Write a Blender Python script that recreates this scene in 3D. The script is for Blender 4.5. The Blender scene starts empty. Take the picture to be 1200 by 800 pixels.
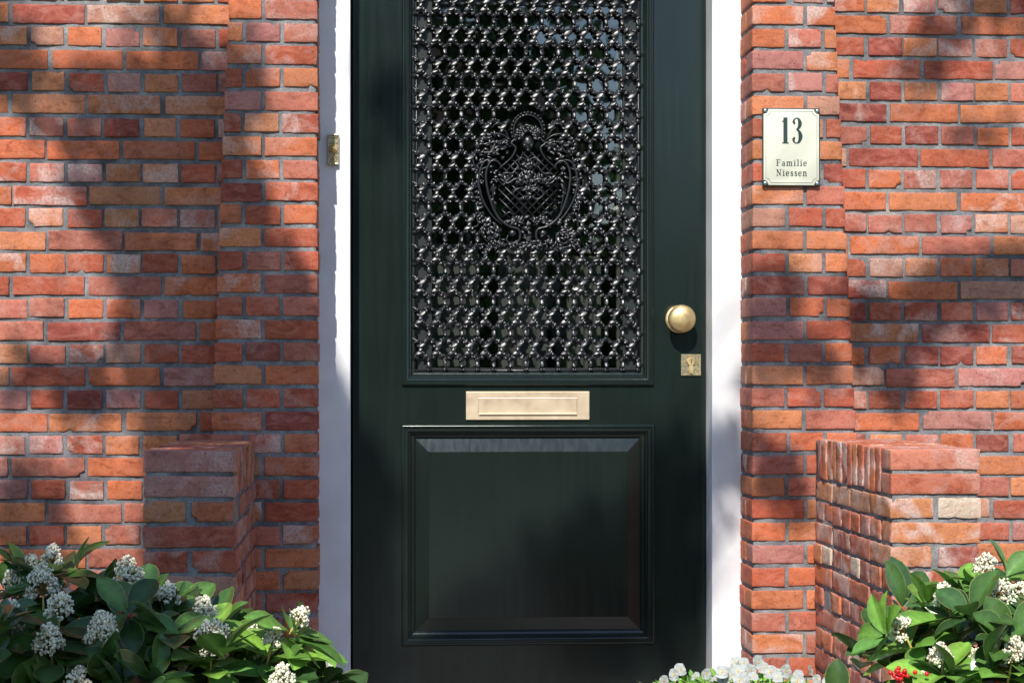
import bpy, math, random
import numpy as np
from mathutils import Vector, Matrix
R = math.radians
random.seed(7); rng = np.random.default_rng(11)
C = bpy.context.scene.collection
scene = bpy.context.scene

# ---------------------------------------------------------------- camera, light, exposure
HC, D = 1.45, 5.8                       # camera height, distance from the plane of the brick door surround (y = 0)
YAW = math.atan(160/2300)
cd = bpy.data.cameras.new('camera'); cam = bpy.data.objects.new('camera', cd); C.objects.link(cam)
cam.location = (0, -D, HC); cam.rotation_euler = (R(90), 0, -YAW)
cd.sensor_width = 36; cd.lens = 69; cd.shift_y = 40/1200; cd.clip_start = .1; cd.clip_end = 500
scene.camera = cam
SUN = Vector((-.183, -.683, .707)).normalized()      # direction towards the sun
w = bpy.data.worlds.new('World'); scene.world = w; w.use_nodes = True
nt = w.node_tree; bg = nt.nodes['Background']
sky = nt.nodes.new('ShaderNodeTexSky'); sky.sky_type = 'NISHITA'; sky.sun_disc = False; sky.dust_density = .25; sky.ozone_density = 2.5; sky.air_density = 1.1
sky.sun_elevation = math.asin(SUN.z); sky.sun_rotation = math.atan2(SUN.x, SUN.y)
nt.links.new(sky.outputs[0], bg.inputs[0]); bg.inputs[1].default_value = .15
sd = bpy.data.lights.new('sun', 'SUN'); so = bpy.data.objects.new('sun', sd); C.objects.link(so)
sd.energy = 4.9; sd.angle = R(.5); sd.color = (1, .95, .87); so.location = (-5, -12, 12)
so.rotation_euler = (-SUN).to_track_quat('-Z', 'Y').to_euler()
vs = scene.view_settings; vs.view_transform = 'Standard'; vs.look = 'None'; vs.gamma = 1; vs.exposure = .34
scene.render.film_transparent = False
scene.cycles.use_adaptive_sampling = True; scene.cycles.adaptive_threshold = .02

# ---------------------------------------------------------------- helpers
def at(u, v, y):
    s, c = math.sin(YAW), math.cos(YAW)
    r = (u-600)/2300; up = (440-v)/2300
    k = (y+D)/(c-r*s)
    return Vector(((s+r*c)*k, y, HC+up*k))

def mat(name, col=(.5,.5,.5), rough=.5, metal=0, **kw):
    m = bpy.data.materials.new(name); m.use_nodes = True
    b = m.node_tree.nodes['Principled BSDF']
    b.inputs['Base Color'].default_value = (*col, 1); b.inputs['Roughness'].default_value = rough
    b.inputs['Metallic'].default_value = metal
    for k, v in kw.items():
        b.inputs[k.replace('_', ' ')].default_value = v
    return m
class NT:
    def __init__(s, m): s.t = m.node_tree; s.b = s.t.nodes['Principled BSDF']
    def n(s, typ, **kw):
        x = s.t.nodes.new(typ)
        for k, v in kw.items():
            if hasattr(x, k): setattr(x, k, v)
            else: x.inputs[k.replace('_', ' ')].default_value = v
        return x
    def l(s, a, b): s.t.links.new(a, b)
    def noise(s, scale, detail=4, rough=.55, vec=None, dist=0):
        x = s.n('ShaderNodeTexNoise'); x.inputs['Scale'].default_value = scale
        x.inputs['Detail'].default_value = detail; x.inputs['Roughness'].default_value = rough
        x.inputs['Distortion'].default_value = dist
        if vec: s.l(vec, x.inputs['Vector'])
        return x
    def ramp(s, fac, stops):
        r = s.n('ShaderNodeValToRGB'); e = r.color_ramp.elements
        while len(e) < len(stops): e.new(.5)
        for i, (p, c) in enumerate(stops):
            e[i].position = p; e[i].color = c if len(c) == 4 else (*c, 1)
        s.l(fac, r.inputs[0]); return r
    def mix(s, fac, a, b, mode='MIX'):
        x = s.n('ShaderNodeMix'); x.data_type = 'RGBA'; x.blend_type = mode
        for v, i in ((fac, 0), (a, 6), (b, 7)):
            if hasattr(v, 'is_output') or hasattr(v, 'links'): s.l(v, x.inputs[i])
            else: x.inputs[i].default_value = v if i == 0 else (*v, 1)
        return x.outputs[2]
    def bump(s, h, strength=.3, dist=.002, nrm=None):
        x = s.n('ShaderNodeBump'); x.inputs['Strength'].default_value = strength
        x.inputs['Distance'].default_value = dist; s.l(h, x.inputs['Height'])
        if nrm: s.l(nrm, x.inputs['Normal'])
        return x.outputs[0]
    def geo(s): return s.n('ShaderNodeNewGeometry').outputs['Position']
    def map(s, vec, scale):
        x = s.n('ShaderNodeMapping'); s.l(vec, x.inputs[0]); x.inputs['Scale'].default_value = scale; return x.outputs[0]

class MB:
    """collects geometry (world coordinates) and links it as one mesh object"""
    def __init__(s): s.v = []; s.f = []; s.c = []; s.m = []; s.nv = 0; s.cm = 0
    def add(s, v, f, col=(1,1,1,0)):
        v = np.asarray(v, float).reshape(-1, 3); o = s.nv
        s.v.append(v); s.nv += len(v)
        s.f.extend([tuple(i+o for i in q) for q in f]); s.m.extend([s.cm]*len(f))
        c = np.asarray(col, float)
        s.c.append(np.tile(c, (len(v), 1)) if c.ndim == 1 else c)
    def box(s, a, b, col=(1,1,1,0)):
        (x0,y0,z0),(x1,y1,z1) = a, b
        s.add([(x0,y0,z0),(x1,y0,z0),(x1,y1,z0),(x0,y1,z0),(x0,y0,z1),(x1,y0,z1),(x1,y1,z1),(x0,y1,z1)],
              [(0,3,2,1),(4,5,6,7),(0,1,5,4),(1,2,6,5),(2,3,7,6),(3,0,4,7)], col)
    def tube(s, pts, rad, n=8, col=(1,1,1,0), cap=True, flat=1.):
        pts = [Vector(p) for p in pts]; k = len(pts)
        if not hasattr(rad, '__len__'): rad = [rad]*k
        V = []; up = None
        for i, p in enumerate(pts):
            t = (pts[min(i+1,k-1)]-pts[max(i-1,0)]).normalized()
            if up is None: up = t.orthogonal().normalized()
            up = (up-t*up.dot(t)); up = up.normalized() if up.length > 1e-6 else t.orthogonal().normalized()
            bi = t.cross(up)
            for j in range(n):
                a = 2*math.pi*j/n; V.append(p+(up*math.cos(a)+bi*math.sin(a))*rad[i])
        F = [(i*n+j, i*n+(j+1)%n, (i+1)*n+(j+1)%n, (i+1)*n+j) for i in range(k-1) for j in range(n)]
        if cap: F += [tuple(range(n-1,-1,-1)), tuple(range((k-1)*n, k*n))]
        s.add([tuple(q) for q in V], F, col)
    def ball(s, c, r, axis=None, nu=8, nv=6, col=(1,1,1,0)):
        """ellipsoid; r = (rx, ry, rz); axis = 3x3 matrix"""
        key = (nu, nv)
        if key not in BALL:
            V = [(0,0,1)]
            for i in range(1, nv):
                for j in range(nu):
                    a = math.pi*i/nv; b = 2*math.pi*j/nu
                    V.append((math.sin(a)*math.cos(b), math.sin(a)*math.sin(b), math.cos(a)))
            V.append((0,0,-1)); F = []
            for j in range(nu): F.append((0, 1+j, 1+(j+1) % nu))
            for i in range(nv-2):
                for j in range(nu):
                    a = 1+i*nu; F.append((a+j, a+nu+j, a+nu+(j+1) % nu, a+(j+1) % nu))
            a = 1+(nv-2)*nu
            for j in range(nu): F.append((a+nu, a+(j+1) % nu, a+j))
            BALL[key] = (np.array(V), F)
        V, F = BALL[key]
        r = (r, r, r) if not hasattr(r, '__len__') else r
        W = V*np.array(r)
        if axis is not None: W = W @ np.array(axis).T
        s.add(W+np.array(c), F, col)
    def lathe(s, prof, o, n=32, ax='y', col=(1,1,1,0)):
        """profile of (radius, distance towards the camera)"""
        V = []; o = Vector(o)
        for r, h in prof:
            for j in range(n):
                a = 2*math.pi*j/n
                if ax == 'y': V.append((o.x+r*math.cos(a), o.y-h, o.z+r*math.sin(a)))
                else: V.append((o.x+r*math.cos(a), o.y+r*math.sin(a), o.z+h))
        k = len(prof)
        F = [(i*n+j, i*n+(j+1)%n, (i+1)*n+(j+1)%n, (i+1)*n+j) for i in range(k-1) for j in range(n)]
        F += [tuple(range((k-1)*n, k*n))]
        s.add(V, F, col)
    def build(s, name, m, parent=None, origin=None, smooth=True, bevel=0, angle=None):
        v = np.concatenate(s.v)
        if parent is not None: org = Vector(parent['_o'])
        elif origin is not None: org = Vector(origin)
        else:
            lo, hi = v.min(0), v.max(0); org = Vector(((lo[0]+hi[0])/2, (lo[1]+hi[1])/2, lo[2]))
        v = v-np.array(org)
        me = bpy.data.meshes.new(name)
        me.vertices.add(len(v)); me.vertices.foreach_set('co', v.ravel())
        tot = [len(q) for q in s.f]; st = np.concatenate([[0], np.cumsum(tot)[:-1]])
        me.loops.add(int(sum(tot))); me.loops.foreach_set('vertex_index', np.fromiter((i for q in s.f for i in q), int))
        me.polygons.add(len(s.f)); me.polygons.foreach_set('loop_start', st)
        me.polygons.foreach_set('loop_total', tot)
        me.polygons.foreach_set('use_smooth', [smooth]*len(s.f))
        for q in (m if isinstance(m, (list, tuple)) else [m]): me.materials.append(q)
        if isinstance(m, (list, tuple)): me.polygons.foreach_set('material_index', s.m)
        me.update(calc_edges=True); me.validate()
        ca = me.color_attributes.new('tint', 'FLOAT_COLOR', 'POINT')
        ca.data.foreach_set('color', np.concatenate(s.c).ravel())
        o = bpy.data.objects.new(name, me); C.objects.link(o)
        if parent is not None: o.parent = parent; o['_o'] = parent['_o']
        else: o.location = org; o['_o'] = tuple(org)
        if bevel:
            b = o.modifiers.new('bevel', 'BEVEL'); b.width = bevel; b.segments = 2; b.limit_method = 'ANGLE'
            b.harden_normals = False
        if angle is not None:
            me.set_sharp_from_angle(angle=R(angle))
        return o
BALL = {}
def tag(o, label=None, cat=None, group=None, kind=None):
    for k, v in (('label', label), ('category', cat), ('group', group), ('kind', kind)):
        if v: o[k] = v
    return o
def empty(name, loc, label, cat, group=None):
    o = bpy.data.objects.new(name, None); C.objects.link(o); o.location = loc; o['_o'] = tuple(loc)
    o.empty_display_size = .1
    return tag(o, label, cat, group)

# vectorised smooth noise (sum of randomly oriented sines)
_K = rng.normal(size=(3, 8, 3)); _P = rng.uniform(0, 6.28, (3, 8))
def vnoise(p, freq):
    out = np.zeros_like(p)
    for a in range(3):
        out[:, a] = np.sin(p @ (_K[a].T*freq*2) + _P[a]).sum(1)/4
    return out

# ---------------------------------------------------------------- materials
def brick_mat():
    m = mat('brick', rough=.85); t = NT(m); g = t.geo()
    a = t.n('ShaderNodeVertexColor', layer_name='tint')
    n1 = t.noise(22, 5, .62, g, .4); n2 = t.noise(150, 6, .72, g); n3 = t.noise(9, 3, .5, g, 1.2)
    col = t.mix(1, a.outputs[0], t.ramp(n1.outputs[0], [(.3, (.80,.76,.74)), (.5, (1,1,1)), (.72, (1.12,1.12,1.10))]).outputs[0], 'MULTIPLY')
    col = t.mix(1, col, t.ramp(n2.outputs[0], [(.34, (.74,.70,.68)), (.5, (1,1,1)), (.66, (1.14,1.17,1.20))]).outputs[0], 'MULTIPLY')
    n5 = t.noise(1, 4, .6, t.map(g, (16, 16, 34)), 1.5)
    col = t.mix(t.ramp(n5.outputs[0], [(.50, (0,0,0)), (.64, (.8,.8,.8))]).outputs[0], col, t.mix(.5, (.45,.18,.13), col))
    col = t.mix(t.ramp(n5.outputs[0], [(.34, (.8,.8,.8)), (.46, (0,0,0))]).outputs[0], col, t.mix(1, col, (.66,.56,.52), 'MULTIPLY'))
    # lime bloom: pale patches, stronger on some bricks (alpha of the tint)
    bl = t.ramp(n3.outputs[0], [(.47, (0,0,0)), (.66, (1,1,1))])
    b2 = t.ramp(n2.outputs[0], [(.4, (.35,.35,.35)), (.6, (1,1,1))])
    mu = t.n('ShaderNodeMath', operation='MULTIPLY'); t.l(bl.outputs[0], mu.inputs[0]); t.l(a.outputs[1], mu.inputs[1])
    mv = t.n('ShaderNodeMath', operation='MULTIPLY'); t.l(mu.outputs[0], mv.inputs[0]); t.l(b2.outputs[0], mv.inputs[1])
    col = t.mix(mv.outputs[0], col, (.56,.43,.39))
    # small burnt pits
    v = t.n('ShaderNodeTexVoronoi'); v.inputs['Scale'].default_value = 55; t.l(g, v.inputs['Vector'])
    pit = t.ramp(v.outputs['Distance'], [(.05, (1,1,1)), (.13, (0,0,0))])
    sel = t.n('ShaderNodeSeparateColor'); t.l(v.outputs['Color'], sel.inputs[0])
    gt = t.n('ShaderNodeMath', operation='GREATER_THAN'); gt.inputs[1].default_value = .72; t.l(sel.outputs[0], gt.inputs[0])
    pm = t.n('ShaderNodeMath', operation='MULTIPLY'); t.l(pit.outputs[0], pm.inputs[0]); t.l(gt.outputs[0], pm.inputs[1])
    col = t.mix(pm.outputs[0], col, (.05,.025,.02))
    t.l(col, t.b.inputs['Base Color'])
    n4 = t.noise(260, 4, .65, g)
    nb = t.bump(n1.outputs[0], .25, .002)
    nb = t.bump(n2.outputs[0], .7, .0016, nb); nb = t.bump(n4.outputs[0], .6, .0012, nb)
    inv = t.n('ShaderNodeMath', operation='SUBTRACT'); inv.inputs[0].default_value = 1; t.l(pm.outputs[0], inv.inputs[1])
    nb = t.bump(inv.outputs[0], .5, .003, nb)
    t.l(nb, t.b.inputs['Normal']); return m
def mortar_mat():
    m = mat('mortar', rough=.95); t = NT(m); g = t.geo()
    n1 = t.noise(14, 5, .6, g); n2 = t.noise(330, 4, .7, g); n3 = t.noise(60, 4, .6, g)
    c = t.ramp(n1.outputs[0], [(.32, (.10,.10,.11)), (.5, (.19,.19,.20)), (.7, (.30,.30,.305))]).outputs[0]
    c = t.mix(1, c, t.ramp(n2.outputs[0], [(.35, (.6,.6,.6)), (.65, (1.35,1.35,1.35))]).outputs[0], 'MULTIPLY')
    n5 = t.noise(2.6, 4, .65, g); c = t.mix(1, c, t.ramp(n5.outputs[0], [(.32, (.62,.60,.60)), (.5, (1,1,1)), (.68, (1.25,1.2,1.1))]).outputs[0], 'MULTIPLY')
    t.l(c, t.b.inputs['Base Color'])
    t.l(t.bump(n2.outputs[0], .9, .0015, t.bump(n3.outputs[0], .8, .004)), t.b.inputs['Normal']); return m
def paint(name, col, rough, coat=0, grain=.15, stretch=(60, 60, 3), spec=.5):
    m = mat(name, col, rough); t = NT(m); g = t.geo()
    n = t.noise(1, 4, .6, t.map(g, stretch)); n2 = t.noise(7, 3, .5, g)
    t.b.inputs['Coat Weight'].default_value = coat; t.b.inputs['Coat Roughness'].default_value = .06
    t.b.inputs['Specular IOR Level'].default_value = spec
    nb = t.bump(n.outputs[0], grain, .0006, t.bump(n2.outputs[0], .12, .002))
    t.l(nb, t.b.inputs['Normal']); t.l(nb, t.b.inputs['Coat Normal'])
    c = t.mix(1, col, t.ramp(n2.outputs[0], [(.3, (.9,.9,.9)), (.7, (1.08,1.08,1.08))]).outputs[0], 'MULTIPLY')
    t.l(c, t.b.inputs['Base Color'])
    r = t.ramp(n.outputs[0], [(.3, (rough*.8,)*3), (.7, (min(1, rough*1.25),)*3)]); t.l(r.outputs[0], t.b.inputs['Roughness'])
    return m
BRICK = brick_mat(); MORTAR = mortar_mat()
WHITE = paint('white_paint', (.74,.745,.76), .42, 0, .25)
GREEN = paint('dark_green_gloss_paint', (.0082,.0150,.0126), .20, 0, .06, (70, 70, 2.6))
IRON = paint('black_enamelled_iron', (.009,.0095,.012), .36, 0, .25, (90,90,90), .62)
BRASS = mat('satin_brass', (.80,.62,.40), .50, .75)
t = NT(BRASS); g = t.geo(); n = t.noise(1, 4, .6, t.map(g, (6, 6, 160))); n2 = t.noise(14, 4, .6, g)
t.l(t.ramp(n2.outputs[0], [(.3, (.58,.45,.31)), (.45, (.70,.55,.37)), (.7, (.77,.63,.45))]).outputs[0], t.b.inputs['Base Color'])
t.l(t.bump(n.outputs[0], .15, .0004), t.b.inputs['Normal'])
t.l(t.ramp(n2.outputs[0], [(.3, (.44,)*3), (.7, (.6,)*3)]).outputs[0], t.b.inputs['Roughness'])
KNOB = mat('worn_brass', (.70,.48,.20), .34, .85)
t = NT(KNOB); g = t.geo(); n2 = t.noise(40, 5, .65, g)
t.l(t.ramp(n2.outputs[0], [(.35, (.66,.47,.21)), (.65, (.82,.63,.33))]).outputs[0], t.b.inputs['Base Color'])
t.l(t.ramp(n2.outputs[0], [(.3, (.34,)*3), (.7, (.52,)*3)]).outputs[0], t.b.inputs['Roughness'])
OLD = mat('tarnished_brass', (.45,.38,.24), .38, .8)
t = NT(OLD); g = t.geo(); n2 = t.noise(180, 4, .65, g)
t.l(t.ramp(n2.outputs[0], [(.34, (.34,.28,.17)), (.50, (.52,.43,.26)), (.68, (.70,.62,.42))]).outputs[0], t.b.inputs['Base Color'])
ENAMEL = mat('cream_enamel', (.69,.68,.56), .2); INK = mat('sign_ink', (.030,.048,.042), .3)
SCREW = mat('screw_steel', (.35,.42,.40), .35, .8)
DARK = mat('dark_hall', (.012,.011,.010), .8)
def glass_mat():
    m = bpy.data.materials.new('window_glass'); m.use_nodes = True; nt = m.node_tree; nt.nodes.clear()
    o = nt.nodes.new('ShaderNodeOutputMaterial'); mx = nt.nodes.new('ShaderNodeMixShader')
    tr = nt.nodes.new('ShaderNodeBsdfTransparent'); gl = nt.nodes.new('ShaderNodeBsdfGlossy'); gl.inputs['Roughness'].default_value = .015
    tr.inputs[0].default_value = (.85,.88,.86,1)
    lw = nt.nodes.new('ShaderNodeLayerWeight'); lw.inputs[0].default_value = .5      # Schlick curve, the same from both sides of the thin pane
    pw = nt.nodes.new('ShaderNodeMath'); pw.operation = 'POWER'; pw.inputs[1].default_value = 5; nt.links.new(lw.outputs['Facing'], pw.inputs[0])
    ly = nt.nodes.new('ShaderNodeMath'); ly.operation = 'MULTIPLY_ADD'; ly.inputs[1].default_value = .83; ly.inputs[2].default_value = .17; nt.links.new(pw.outputs[0], ly.inputs[0])
    n = nt.nodes.new('ShaderNodeTexNoise'); n.inputs['Scale'].default_value = 5; gg = nt.nodes.new('ShaderNodeNewGeometry')
    nt.links.new(gg.outputs['Position'], n.inputs['Vector'])
    b = nt.nodes.new('ShaderNodeBump'); b.inputs['Strength'].default_value = .12; b.inputs['Distance'].default_value = .003
    nt.links.new(n.outputs[0], b.inputs['Height']); nt.links.new(b.outputs[0], gl.inputs['Normal'])
    nt.links.new(ly.outputs[0], mx.inputs[0]); nt.links.new(tr.outputs[0], mx.inputs[1]); nt.links.new(gl.outputs[0], mx.inputs[2])
    nt.links.new(mx.outputs[0], o.inputs[0]); return m
GLASS = glass_mat()
def tint_mat(name, rough, transl=0, bump=0, spec=.5, scale=80):
    m = mat(name, rough=rough); t = NT(m); a = t.n('ShaderNodeVertexColor', layer_name='tint')
    g = t.geo(); n = t.noise(scale, 3, .6, g)
    c = t.mix(1, a.outputs[0], t.ramp(n.outputs[0], [(.3, (.8,.8,.8)), (.7, (1.18,1.18,1.18))]).outputs[0], 'MULTIPLY')
    if name == 'leaf':
        m3 = t.noise(38, 3, .6, g); c = t.mix(t.ramp(m3.outputs[0], [(.64, (0,0,0)), (.70, (.7,.7,.7))]).outputs[0], c, (.12,.085,.025))
    t.l(c, t.b.inputs['Base Color']); t.b.inputs['Specular IOR Level'].default_value = spec
    if bump: t.l(t.bump(n.outputs[0], bump, .001), t.b.inputs['Normal'])
    if transl:
        tl = t.n('ShaderNodeBsdfTranslucent'); t.l(c, tl.inputs[0]); mx = t.n('ShaderNodeMixShader'); mx.inputs[0].default_value = transl
        out = m.node_tree.nodes['Material Output']
        t.l(t.b.outputs[0], mx.inputs[1]); t.l(tl.outputs[0], mx.inputs[2]); t.l(mx.outputs[0], out.inputs[0])
    return m
LEAF = tint_mat('leaf', .28, .20, .25, .5); PETAL = tint_mat('petal', .6, .25); BUD = tint_mat('flower_bud', .6)
STEM = tint_mat('stem', .6); BERRY = mat('red_berry', (.55,.01,.012), .2)
GENERIC = tint_mat('weathered_surface', .9, 0, .5, .3, 12)
BARK = tint_mat('bark', .9, 0, .8, .3, 30)

# ---------------------------------------------------------------- brickwork
PAL = [((.46,.120,.045), 26), ((.37,.080,.036), 22), ((.50,.165,.064), 20), ((.40,.120,.075), 15), ((.27,.055,.034), 8),
       ((.49,.185,.080), 6), ((.40,.155,.125), 6), ((.44,.21,.135), 2)]
def brick_col(head=False, old=0):
    ws = [b for _, b in PAL]
    if head: ws = [18, 22, 11, 24, 9, 5, 12, 2]
    if old: ws = [20, 22, 12, 18, 12, 3, 7, 2]
    c = random.choices([a for a, _ in PAL], ws)[0]
    k = random.uniform(.82, 1.16); h = random.uniform(-.035, .02)
    bloom = random.choice([0,0,0,.12,.2,.35,.6,1.]) if not old else random.choice([.3,.5,.8,1.,1.])
    if head: bloom = min(1, bloom*1.2+.05)
    c = np.array(c)*k*np.array((1.0, 1.03, 1.06))
    if old: c = c*.90+np.array((.30,.20,.17))*.04
    return (c[0], max(.02, c[1]+h*c[0]*.5), max(.015, c[2]), bloom)
TPL = {}
def template(nx, ny, nz, back):
    key = (nx, ny, nz, back)
    if key in TPL: return TPL[key]
    idx = {}; V = []; F = []
    def vid(i, j, k):
        if (i, j, k) not in idx: idx[(i, j, k)] = len(V); V.append((i, j, k))
        return idx[(i, j, k)]
    for i in range(nx):
        for k in range(nz):
            F.append((vid(i,0,k), vid(i+1,0,k), vid(i+1,0,k+1), vid(i,0,k+1)))
            if back: F.append((vid(i,ny,k), vid(i,ny,k+1), vid(i+1,ny,k+1), vid(i+1,ny,k)))
    for j in range(ny):
        for k in range(nz):
            F.append((vid(0,j,k), vid(0,j,k+1), vid(0,j+1,k+1), vid(0,j+1,k)))
            F.append((vid(nx,j,k), vid(nx,j+1,k), vid(nx,j+1,k+1), vid(nx,j,k+1)))
        for i in range(nx):
            F.append((vid(i,j,nz), vid(i+1,j,nz), vid(i+1,j+1,nz), vid(i,j+1,nz)))
            F.append((vid(i,j,0), vid(i,j+1,0), vid(i+1,j+1,0), vid(i+1,j,0)))
    TPL[key] = (np.array(V), F); return TPL[key]
def cuts(L, r, step):
    n = max(1, int(round((L-2*r)/step)))
    return np.concatenate([[0], np.linspace(r, L-r, n+1), [L]])
def brick(mb, x0, x1, y0, y1, z0, z1, col, full=False, r=None, amp=1.):
    if x1-x0 < .012 or z1-z0 < .012: return
    r = r or random.uniform(.0013, .0026); r = min(r, (x1-x0)*.3, (z1-z0)*.3, (y1-y0)*.4)
    cx, cz = cuts(x1-x0, r, .013), cuts(z1-z0, r, .011)
    cy = cuts(y1-y0, r, .024) if full else np.array([0, r, y1-y0])
    V, F = template(len(cx)-1, len(cy)-1, len(cz)-1, full)
    P = np.stack([cx[V[:,0]], cy[V[:,1]], cz[V[:,2]]], 1)
    L = np.array([x1-x0, y1-y0, z1-z0]); lo = np.full(3, r); hi = L-r
    if not full: hi[1] = L[1]
    Q = np.clip(P, lo, hi); dlt = P-Q; ln = np.linalg.norm(dlt, axis=1, keepdims=True)
    P = np.where(ln > 0, Q+dlt/np.maximum(ln, 1e-9)*r*1.0, P)
    P = P+np.array([x0, y0, z0])
    seed = np.array([random.uniform(0, 50) for _ in range(3)])
    P = P+vnoise(P+seed, 16)*.0006*amp+vnoise(P+seed, 55)*.0005*amp+vnoise(P+seed, 160)*.0005*amp
    # slight tilt and set back of each brick, chipped arrises on some
    rim = (ln > 0)*1.; P += rim*vnoise(P+seed*1.7, 230)*np.array([.0007, .0003, .0007])*amp
    cxm = (x0+x1)/2; P[:,2] += (P[:,0]-cxm)*random.gauss(0, .005)
    P[:,1] += random.gauss(0, .0007)+(P[:,0]-cxm)*random.gauss(0, .005)
    if random.random() < .22*amp:
        ex = random.choice([x0, x1, random.uniform(x0, x1)]); ez = random.choice([z0, z1]); rad = random.uniform(.006, .012)
        d = np.sqrt((P[:,0]-ex)**2+(P[:,2]-ez)**2+(P[:,1]-y0)**2)
        k = np.clip(1-d/rad, 0, 1)[:, None]
        P += k*(np.array([cxm, y0+.02, (z0+z1)/2])-P)*.35
    mb.add(P, F, col)
def mortar_sheet(mb, x0, x1, z0, z1, y, step=.012, amp=.0016):
    nx, nz = int((x1-x0)/step)+1, int((z1-z0)/step)+1
    X, Z = np.meshgrid(np.linspace(x0, x1, nx), np.linspace(z0, z1, nz))
    P = np.stack([X.ravel(), np.full(X.size, y), Z.ravel()], 1)
    P[:,1] += vnoise(P, 30)[:,1]*amp+vnoise(P, 9)[:,0]*amp*.8
    F = [(k*nx+i, k*nx+i+1, (k+1)*nx+i+1, (k+1)*nx+i) for k in range(nz-1) for i in range(nx-1)]
    mb.cm = 1; mb.add(P, F); mb.cm = 0

YW = .09; PITCH = .0671; BH = .0545; SP = .2215; HP = SP/2; J = .011
XL, XR = -.170, 1.124                   # brick edges on both sides of the door
ZTOP = 2.95
house = empty('brick_house', (.48, 0, 0), 'red brick house front with grey mortar joints round a white framed green door', 'house')
def edge(px0, px1):                     # tapering outer edge of the door surround
    a, b = at(px0, 0, 0), at(px1, 500, 0)
    return lambda z: a.x+(b.x-a.x)*min(1.25, max(0, (a.z-z)/(a.z-b.z)))
EL, ER = edge(268, 248), edge(978, 1003)
def outer_wall(px_row_top, u_ref, jA, jB, jH, xa, xb, parity):
    mb = MB(); zt = at(u_ref, px_row_top, YW).z
    k0 = -int((ZTOP-zt)/PITCH)-1
    xA, xB, xH = (at(j, 200, YW).x for j in (jA, jB, jH))
    k = k0
    while zt-k*PITCH > .0:
        z1 = zt-k*PITCH; z0 = z1-BH; stretch = (k % 2 == 0)
        ref, pitch = ((xA if (k//2) % 2 == 0 else xB), SP) if stretch else (xH, HP)
        drift = random.gauss(0, .003)
        n0 = math.floor((xa-ref)/pitch)-1
        x = ref+n0*pitch
        while x < xb:
            a = x+J/2+random.gauss(0, .0018); b = x+pitch-J/2+random.gauss(0, .0018)
            a2, b2 = max(a, xa), min(b, xb)
            if b2-a2 > .02:
                dz = random.gauss(0, .0012); hh = random.gauss(0, .001)
                brick(mb, a2+drift, b2+drift, YW, YW+.035, z0+dz, z1+dz+hh, brick_col(not stretch))
            x += pitch
        k += 1
    mortar_sheet(mb, xa-.01, xb+.01, 0, ZTOP, YW+.0048)
    return mb
outer_wall(5, 40, 101, 143.5, 77.5, -2.5, -.36, 0).build('wall', [BRICK, MORTAR], house)
outer_wall(18.4, 1000, 1039.5, 995, 1016.5, 1.33, 3.4, 0).build('wall', [BRICK, MORTAR], house)

def strip(side):
    mb = MB()
    if side < 0: zt, E, inner, k0 = at(340, 27, 0).z+PITCH, EL, XL, 0     # first course (k = 0) is the one cut by the picture's top edge
    else: zt, E, inner, k0 = at(920, 7.7, 0).z, ER, XR, 0
    k = -int((ZTOP-zt)/PITCH)-1
    while zt-k*PITCH > 0:
        z1 = zt-k*PITCH; z0 = z1-BH; zm = (z0+z1)/2; out = E(zm)
        S = k % 2 == 0
        segs = []
        w0 = abs(out-inner)
        if S: ws = [.154, .2105, .2105]
        else: ws = [.0995]*5
        d = 0
        for i, ww in enumerate(ws):
            ww += random.gauss(0, .0015)
            if d >= w0-.012: break
            e = min(d+ww, w0)
            if w0-e < .03: e = w0
            segs.append((d, e, i)); d = e+J
        for d0, d1, i in segs:
            a, b = (inner-d1, inner-d0) if side < 0 else (inner+d0, inner+d1)
            je = random.gauss(0, .0012) if i == 0 else 0
            if i == 0:
                if side < 0: b += je
                else: a += je
            dz = random.gauss(0, .0012)
            if i == 0 and S:
                brick(mb, a, b, 0, .1, z0+dz, z1+dz, brick_col(not S), True)
                brick(mb, min(a,b)+(.02 if side<0 else 0), b if side<0 else b-.02, .111, .21, z0+dz, z1+dz, brick_col(True), True)
            elif i == 0:
                brick(mb, a, b, 0, .205, z0+dz, z1+dz, brick_col(True), True)
            else:
                brick(mb, a, b, 0, .095, z0+dz, z1+dz, brick_col(not S), True)
        k += 1
    m = .0048
    nz = 240
    # mortar body: front sheet and inner reveal sheet
    Z = np.linspace(0, ZTOP, nz); P = []; F = []
    nx = 26
    for z in Z:
        out = E(z); i_, o_ = (inner-m, out+m) if side < 0 else (inner+m, out-m)
        row = [(i_, .21, z), (i_, .14, z), (i_, .07, z), (i_, m+.002, z)]+[(i_+(o_-i_)*q/nx, m, z) for q in range(1, nx)]+[(o_, m+.002, z), (o_, .1, z)]
        P += row
    P = np.array(P); nn = len(row)
    P += vnoise(P, 30)*.0013
    for q in range(nz-1):
        for i in range(nn-1):
            f = (q*nn+i, q*nn+i+1, (q+1)*nn+i+1, (q+1)*nn+i)
            F.append(f if side > 0 else f[::-1])
    mb.cm = 1; mb.add(P, F); mb.cm = 0
    return mb
strip(-1).build('door_surround', [BRICK, MORTAR], house)
strip(1).build('door_surround', [BRICK, MORTAR], house)
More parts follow.
